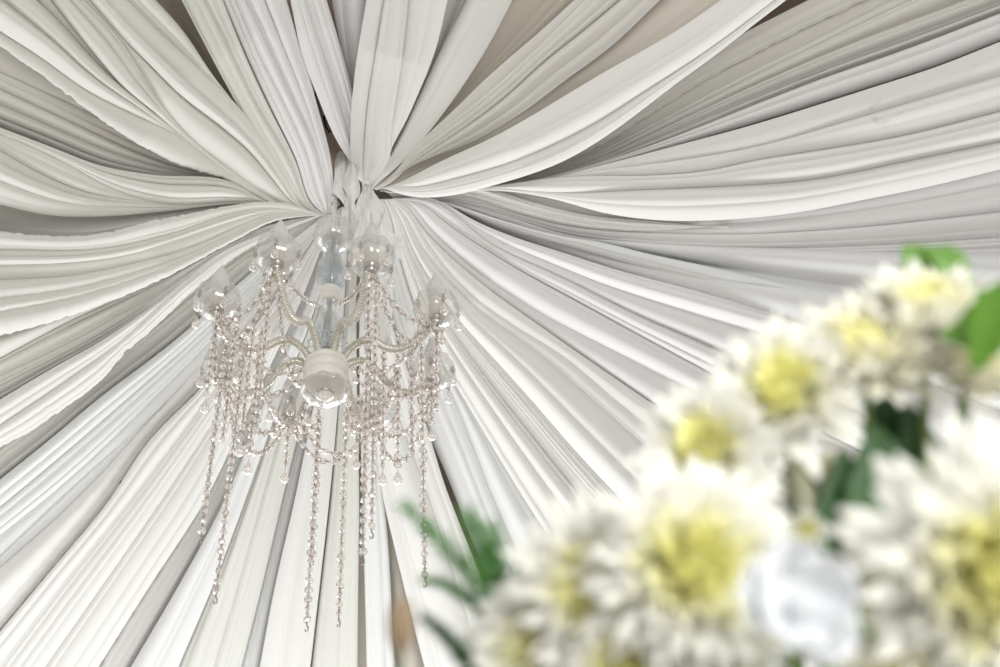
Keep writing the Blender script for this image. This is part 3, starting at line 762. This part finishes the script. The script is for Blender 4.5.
def frame_of(nrm):
    n_ = np.asarray(nrm, float); n_ /= np.linalg.norm(n_)
    a = np.cross(n_, [0.2, 0.1, 1.0] if abs(n_[2]) < .9 else [1.0, 0, 0]); a /= np.linalg.norm(a)
    return a, np.cross(n_, a), n_
def camdir(x, y, z):
    """direction given as right / up / toward the viewer's side of the bouquet"""
    v = M @ np.array([x, y, z], float); return v/np.linalg.norm(v)
WHT = np.array([.97, .965, .91]); YEL = np.array([.985, .965, .50]); PALE = np.array([.95, .91, .66]); DEEP = np.array([.985, .95, .30])
def mum(label, px, py, dist, rpx, face, seed=0, yellow=.5, N=190, stem_to=None, openness=1.0, warm=0.0, el0=-12):
    rg_ = random.Random(seed)
    c = at(px, py, dist); R = rpx*dist/F
    nrm = camdir(*face); a, b, n_ = frame_of(nrm)
    root = empty('chrysanthemum', c); tag(root, label, 'flower', None)
    V = []; Fc = []; T = []
    ns = 7
    N = int(N*1.3)
    for i in range(N):
        t = i/(N-1)                      # 0 outer .. 1 inner
        th = i*2.399963+rg_.uniform(-.15, .15)
        el = math.radians(el0+(78-el0)*t**.85*openness+rg_.uniform(-9, 9))
        L = R*(1.0-.62*t)*rg_.uniform(.86, 1.08)
        wd = R*(.092-.035*t)*rg_.uniform(.85, 1.2)
        rad = math.cos(th)*a+math.sin(th)*b; side = -math.sin(th)*a+math.cos(th)*b
        base = rad*R*.10*(1-t)+n_*R*.06*t
        curl = math.radians(rg_.uniform(18, 50))*(.5+.8*t)
        p = base.copy(); e = el
        b0_ = len(V)
        for k in range(ns):
            s_ = k/(ns-1)
            w_ = wd*(.35+.75*math.sin(PI*min(1, s_*.85+.12))**.8)*(1 if s_ < .95 else .45)
            d = rad*math.cos(e)+n_*math.sin(e); up = -rad*math.sin(e)+n_*math.cos(e)
            V.append(p-side*w_+up*w_*.55); V.append(p); V.append(p+side*w_+up*w_*.55)
            f_ = max(0, min(1, (t*1.25-.45)*2*yellow*2+.5*(1-s_)*yellow*1.6*(.4+t)))
            cc = WHT*(1-f_)+YEL*f_
            if t > .93: cc = YEL*.6+DEEP*.4
            cc = cc*(1-warm)+PALE*warm*1.0
            T += [cc, cc, cc]
            p = p+d*L/(ns-1); e += curl/(ns-1)
        for k in range(ns-1):
            q = b0_+3*k
            Fc += [(q, q+1, q+4, q+3), (q+1, q+2, q+5, q+4)]
    o = new_mesh('petals', V, Fc, PETAL, root)
    ca = o.data.color_attributes.new('tone', 'FLOAT_COLOR', 'POINT')
    arr = np.ones((len(V), 4)); arr[:, :3] = np.array(T); ca.data.foreach_set('color', arr.ravel())
    sd = o.modifiers.new('thickness', 'SOLIDIFY'); sd.thickness = .0004
    st = MB()
    cal = [tuple(-n_*R*.02+0), ]
    # calyx cup and stem
    st2 = MB()
    down = np.array([0, 0, -1.0])
    endp = (np.asarray(stem_to)-c) if stem_to is not None else (-n_*R*.6+down*(.22)+camdir(.1, 0, 0)*.02)
    P = [(-n_*R*.05)*(1-t)**2+2*(-n_*R*1.0)*t*(1-t)+endp*t*t for t in np.linspace(0, 1, 12)]
    st2.tube(P, .0028, 8); st2.build('stem', STEM, root)
    cx = MB(); cx.tube([n_*R*.02, -n_*R*.05, -n_*R*.12, -n_*R*.17], [R*.12, R*.17, R*.12, .003], 14); cx.build('calyx', STEM, root)
    return root
VASE = at(900, 1050, .80)
def toV(k): return VASE+np.array([.02*math.cos(k*2.4), .02*math.sin(k*2.4), 0])
mum('largest white chrysanthemum with a vivid yellow heart cut by the right edge of the picture', 990, 572, .64, 138, (-.05, .12, 1), 1, .62, 230, toV(1))
mum('white chrysanthemum with a bright yellow centre in the middle of the lower flowers', 688, 568, .68, 112, (.05, .25, 1), 2, .62, 210, toV(2))
mum('creamy chrysanthemum with a yellow eye just left of the one with the brightest centre', 600, 590, .70, 95, (-.2, .2, 1), 3, .6, 190, toV(3))
mum('leftmost white chrysanthemum low in the picture beside the fern', 542, 652, .72, 80, (-.35, .35, 1), 4, .35, 190, toV(4))
mum('yellow-centred chrysanthemum at the left end of the upper row of blooms', 712, 460, .74, 80, (-.35, .45, .9), 5, .95, 190, toV(5), el0=8)
mum('chrysanthemum with a lemon yellow middle, second from the left in the upper row', 785, 405, .76, 86, (-.25, .5, .8), 6, .95, 190, toV(6), el0=8)
mum('pale chrysanthemum seen from the side, third along the upper row', 868, 372, .78, 88, (-.1, .85, .5), 7, .6, 190, toV(7), warm=.25, el0=8)
mum('topmost creamy white chrysanthemum below the high green leaf', 925, 332, .80, 80, (-.1, .9, .45), 8, .5, 190, toV(8), warm=.1, el0=8)
mum('pale yellow chrysanthemum at the right edge under the right-hand leaf', 968, 384, .77, 58, (.1, .8, .5), 9, .5, 160, toV(9), warm=.3, el0=8)
mum('small chrysanthemum with a soft yellow centre left of the largest bloom', 882, 605, .66, 66, (-.2, .3, 1), 10, .75, 170, toV(10))
mum('strong yellow chrysanthemum at the bottom edge under the brightest centre', 628, 668, .69, 72, (-.1, .1, 1), 11, .9, 170, toV(11))
mum('cream chrysanthemum half below the bottom edge near the right side', 900, 690, .64, 75, (0, .5, .9), 12, .5, 170, toV(12), warm=.2)
mum('pale chrysanthemum tucked behind at the bottom right of the row', 728, 655, .72, 58, (.1, .3, .9), 13, .3, 150, toV(13))

# small opening bud between the rows
def petal_cup(root, nm, c, nrm, R, n_p, el, L, W, m, seed):
    rg_ = random.Random(seed); a, b, n_ = frame_of(nrm)
    for i in range(n_p):
        th = 2*PI*i/n_p+rg_.uniform(-.1, .1); V = []; Fc = []
        rad = math.cos(th)*a+math.sin(th)*b; side = -math.sin(th)*a+math.cos(th)*b
        nu, nv = 12, 9; e = math.radians(el[i % len(el)]); p = np.zeros(3)
        for k in range(nu):
            s_ = k/(nu-1); w_ = W*math.sin(PI*(.08+.86*s_))**.6
            d = rad*math.cos(e)+n_*math.sin(e); up = -rad*math.sin(e)+n_*math.cos(e)
            for j in range(nv):
                x = -1+2*j/(nv-1); V.append(p+side*w_*x+up*w_*.45*x*x+up*.0015*math.sin(9*s_+4*x))
            p = p+d*L/(nu-1); e += math.radians(3.2)
        Fc = [(k*nv+j, k*nv+j+1, (k+1)*nv+j+1, (k+1)*nv+j) for k in range(nu-1) for j in range(nv-1)]
        o = new_mesh(nm, V, Fc, m, root); s2_ = o.modifiers.new('thickness', 'SOLIDIFY'); s2_.thickness = .0008
c = at(790, 612, .60); rt = empty('orchid', c); tag(rt, 'smooth white orchid bloom between the yellow-centred chrysanthemums at the bottom', 'flower')
petal_cup(rt, 'petal', c, camdir(.1, .45, .85), .03, 5, [18, 30, 12, 26, 20], .033, .017, WPET, 3)
lp = MB(); nn = camdir(.1, .3, .9); lp.tube([nn*0, nn*.008, nn*.016, nn*.020], [.003, .006, .004, .001], 12); lp.build('column_lip', WPET, rt)
sm_ = MB(); e_ = toV(14)-c; sm_.tube([e_*t - nn*.02*math.sin(PI*t) for t in np.linspace(0, 1, 10)], .0025, 8); sm_.build('stem', STEM, rt)

def leaf(name, label, pts, dist, w, m, cat='leaf', up=(0, .3, 1), fold=.25, parent=None):
    """pts: pixel midrib; w: list of half widths in px"""
    P = np.array(pts, float); o, s = catmull(P, 0); n = 22; st = np.linspace(0, s[-1], n)
    mid = np.stack([np.interp(st, s, o[:, 0]), np.interp(st, s, o[:, 1])], -1)
    wi = np.interp(np.linspace(0, 1, n), np.linspace(0, 1, len(w)), w)
    ds = dist if hasattr(dist, '__len__') else (dist, dist)
    dd = np.linspace(ds[0], ds[1], n)
    mp = np.array([at(mid[i, 0], mid[i, 1], dd[i]) for i in range(n)])
    nrm = camdir(*up); V = []; nv = 9
    for i in range(n):
        t = mp[min(i+1, n-1)]-mp[max(i-1, 0)]; t /= np.linalg.norm(t)
        sd_ = np.cross(t, nrm); sd_ /= np.linalg.norm(sd_)
        nn_ = np.cross(sd_, t); W_ = wi[i]*dd[i]/F
        W_ *= 1+.08*math.sin(i*2.1)
        for j in range(nv):
            x = -1+2*j/(nv-1); V.append(mp[i]+sd_*W_*x+nn_*W_*fold*abs(x))
    Fc = [(k*nv+j, k*nv+j+1, (k+1)*nv+j+1, (k+1)*nv+j) for k in range(n-1) for j in range(nv-1)]
    loc = mp[0] if parent is None else None
    V = np.array(V)
    if parent is not None: V = V-np.array(parent.location)
    ob = new_mesh(name, V, Fc, m, parent, loc=loc)
    s_ = ob.modifiers.new('thickness', 'SOLIDIFY'); s_.thickness = .0006
    if parent is None: tag(ob, label, cat)
    return ob
leaf('leaf', 'green leaf sticking up behind the topmost chrysanthemum', [(935,320),(925,285),(918,262),(902,246)], .84, [4,22,26,2], LEAF)
leaf('leaf', 'pointed green leaf half folded beside the highest leaf tip', [(945,300),(958,284),(948,262),(925,250)], .84, [3,14,16,2], LEAF)
leaf('leaf', 'broad green leaf at the right edge between two pale blooms', [(1040,305),(1005,318),(970,334),(940,336)], .74, [10,28,26,3], LEAF, up=(0, .6, .8))
leaf('leaf', 'second green leaf pointing down at the right edge', [(1025,285),(1000,310),(984,345),(975,372)], .73, [10,26,20,2], LEAF, up=(-.3, .2, .9))
for q, (p_, w_, lb) in enumerate([
    ([(800,700),(770,620),(755,560),(748,530)], [6,24,22,3], 'dark green leaf in the hollow left of the grey stalk base'),
    ([(900,640),(893,560),(882,480),(872,425)], [8,44,44,6], 'large dark green leaf in the hollow between the blooms'),
    ([(860,620),(853,560),(848,500),(842,450)], [8,36,34,4], 'dark green leaf beside the grey stalk'),
    ([(940,600),(925,500),(915,440),(905,400)], [8,34,30,4], 'dark leaf behind the upper petals of the largest bloom'),
    ([(1010,560),(990,470),(975,430),(965,410)], [8,34,30,4], 'dark leaf at the right edge above the largest bloom'),
    ([(900,500),(895,465),(888,430),(880,392)], [6,26,24,4], 'slim dark leaf under the third bloom of the upper row'),
    ([(740,680),(715,660),(690,640),(680,630)], [8,22,18,3], 'dark leaf low between the bottom blooms'),
    ([(900,560),(850,575),(810,560),(770,545)], [8,30,24,3], 'dark leaf lying across behind the white orchid')]):
    leaf('leaf', lb, p_, (.82, .80) if q not in (1, 2, 6) else .76, w_, DLEAF)
# stalk with lime tip
c = at(815, 535, .76); rt = empty('cut_stalk', c); tag(rt, 'thick grey-green cut stalk standing in the gap between the flower rows', 'stalk')
def rel(px, py, d): return at(px, py, d)-c
k_ = MB(); k_.tube([rel(782, 448, .77), rel(792, 470, .77), rel(804, 500, .765), rel(816, 532, .76), rel(850, 640, .8)], [.0068, .0072, .0076, .0078, .006], 14); k_.build('stalk', GREYSTEM, rt)
k_ = MB(); k_.tube([rel(768, 452, .772), rel(780, 480, .772), rel(795, 515, .77), rel(800, 545, .78)], [.0018, .003, .003, .0018], 8); k_.build('sepal', DLEAF, rt)
k_ = MB(); k_.tube([rel(800, 455, .772), rel(812, 480, .772), rel(826, 510, .77), rel(834, 540, .78)], [.0018, .003, .003, .0018], 8); k_.build('sepal', DLEAF, rt)
mum('tiny yellow bud on the grey stalk between the flower rows', 806, 528, .74, 24, (-.2, -.2, 1), 20, 1.4, 60, toV(15))
mum('small cream bud right of the grey stalk', 838, 478, .78, 34, (.2, .4, .9), 21, .3, 70, toV(16), warm=.3)
leaf('leaf', 'lime green blade just above the white orchid', [(835,600),(825,580),(812,562),(802,545)], .66, [4,13,12,5], LIME)
leaf('leaf', 'lime green sliver at the lower left side of the largest bloom', [(875,640),(860,620),(845,600),(838,575)], .64, [3,9,9,3], LIME)
# fern sprigs
def fern(label, pts, dist, seed, Lp=26, m=FERN):
    rg_ = random.Random(seed); P = np.array(pts, float); o, s = catmull(P, 0); n = 26; st = np.linspace(0, s[-1], n)
    mid = np.stack([np.interp(st, s, o[:, 0]), np.interp(st, s, o[:, 1])], -1)
    c = at(mid[0, 0], mid[0, 1], dist); rt = empty('fern_sprig', c); tag(rt, label, 'fern')
    k_ = MB(); k_.tube([at(q[0], q[1], dist)-c for q in mid], [.0011*(1-.6*i/n)+.0003 for i in range(n)], 6); k_.build('stem', m, rt)
    b = MB()
    for i in range(2, n):
        t = mid[i]-mid[i-1]; t /= np.linalg.norm(t); nr = np.array([-t[1], t[0]])
        for sg in (-1, 1):
            for q in range(3):
                L = Lp*1.2*(1-.55*i/n)*rg_.uniform(.6, 1.1)
                d = t*rg_.uniform(.5, 1.1)+nr*sg*rg_.uniform(.5, .9)
                e = mid[i]+d*L; m_ = mid[i]+d*L*.5+t*2
                dz = rg_.uniform(-.015, .015)
                b.tube([at(*mid[i], dist)-c, at(m_[0], m_[1], dist+dz*.5)-c, at(e[0], e[1], dist+dz)-c], [.0004, .0007, .0002], 4)
    b.build('needles', m, rt)
fern('feathery green fern tip crossing the rightmost bead strand', [(505,640),(480,590),(450,550),(405,508)], .78, 1, 20)
fern('upright green fern sprig left of the lowest white blooms', [(520,650),(500,600),(485,565),(470,515)], .74, 2, 26)
fern('green fern sprig leaning right against the leftmost chrysanthemum', [(500,660),(505,610),(500,570),(492,530)], .74, 3, 26)
fern('short green fern sprig ending at a bright leaflet', [(520,640),(515,600),(522,575),(530,555)], .74, 4, 16)
fern('low dark fern sprig in the bottom left of the bouquet', [(480,690),(465,660),(445,635),(425,618)], .72, 5, 16, DLEAF)
fern('thin green fern shoot near the bottom of the bead strands', [(500,640),(470,600),(445,585),(425,580)], .76, 6, 14)
leaf('leaf', 'small bright green leaflet at the fern top beside the blooms', [(515,575),(522,565),(528,556)], .74, [3,7,2], LEAF)
leaf('leaf', 'tiny lime leaflet peeping above the lower blooms', [(575,545),(572,538),(568,532)], .76, [3,8,3], LIME)

c = at(404, 690, .66); rt = empty('dried_seed_head', c); tag(rt, 'small blurred brown seed head rising left of the fern at the bottom edge', 'seed head')
BRN, *_ = simple('dry_brown', (.24, .17, .10), .8)
k_ = MB(); k_.tube([at(x_, y_, .66)-c for x_, y_ in ((402,655),(401,640),(401,622),(402,606),(403,598))], [.0015, .0052, .0062, .0045, .001], 12); k_.build('seed_pod', BRN, rt)
k_ = MB(); k_.tube([at(x_, y_, .66)-c for x_, y_ in ((412,760),(404,700),(402,653))], .0012, 6); k_.build('stem', DLEAF, rt)
# ------------------------------------------------------------------ light
w = bpy.data.worlds.new('daylight'); sc.world = w; w.use_nodes = True
nt = w.node_tree; bg = nt.nodes['Background']
tc = nt.nodes.new('ShaderNodeTexCoord'); sx = nt.nodes.new('ShaderNodeSeparateXYZ'); nt.links.new(tc.outputs['Generated'], sx.inputs[0])
mr = nt.nodes.new('ShaderNodeMapRange'); mr.inputs[1].default_value = -1; mr.inputs[2].default_value = 1
nt.links.new(sx.outputs['Z'], mr.inputs[0])
cr = nt.nodes.new('ShaderNodeValToRGB'); nt.links.new(mr.outputs[0], cr.inputs[0])
e = cr.color_ramp.elements
e[0].position = 0; e[0].color = (.34, .33, .31, 1)
e[1].position = 1; e[1].color = (.6, .65, .7, 1)
x = e.new(.36); x.color = (.50, .49, .47, 1)
x = e.new(.47); x.color = (.98, .99, 1.02, 1)
x = e.new(.62); x.color = (1.0, 1.02, 1.05, 1)
nt.links.new(cr.outputs[0], bg.inputs[0]); bg.inputs[1].default_value = .98

def area(name, loc, target, size, energy, col=(1, 1, 1)):
    l = bpy.data.lights.new(name, 'AREA'); l.shape = 'RECTANGLE'; l.size, l.size_y = size; l.energy = energy; l.color = col
    o = bpy.data.objects.new(name, l); COL.objects.link(o); o.location = loc
    o.rotation_euler = (Vector(target)-Vector(loc)).to_track_quat('-Z', 'Y').to_euler()
    return o
slab('floor', -8, 8, -5, 11, -.1, 0, simple('pale_floor', (0.55, 0.53, 0.49), .6)[0])
area('open_far_side_daylight', (-1.5, 14.5, 1.6), (-.5, 4.0, ZG-.6), (14, 3.6), 1250, (.97, .99, 1))
area('open_left_side_daylight', (-7.2, 6.5, 1.8), (0, 4.5, ZG), (5, 2.6), 90, (.98, .99, 1))
area('flower_fill_light', (1.2, -1.6, 1.5), (0, 1.4, 2.2), (1.8, 1.8), 82, (1, .99, .96))  # added fill lamp behind the camera, brightens the flowers; no doorway there
vs = sc.view_settings
sc.display_settings.display_device = 'sRGB'
vs.view_transform = 'Standard'; vs.look = 'None'; vs.exposure = 0.17; vs.gamma = 1.0; vs.use_curve_mapping = False
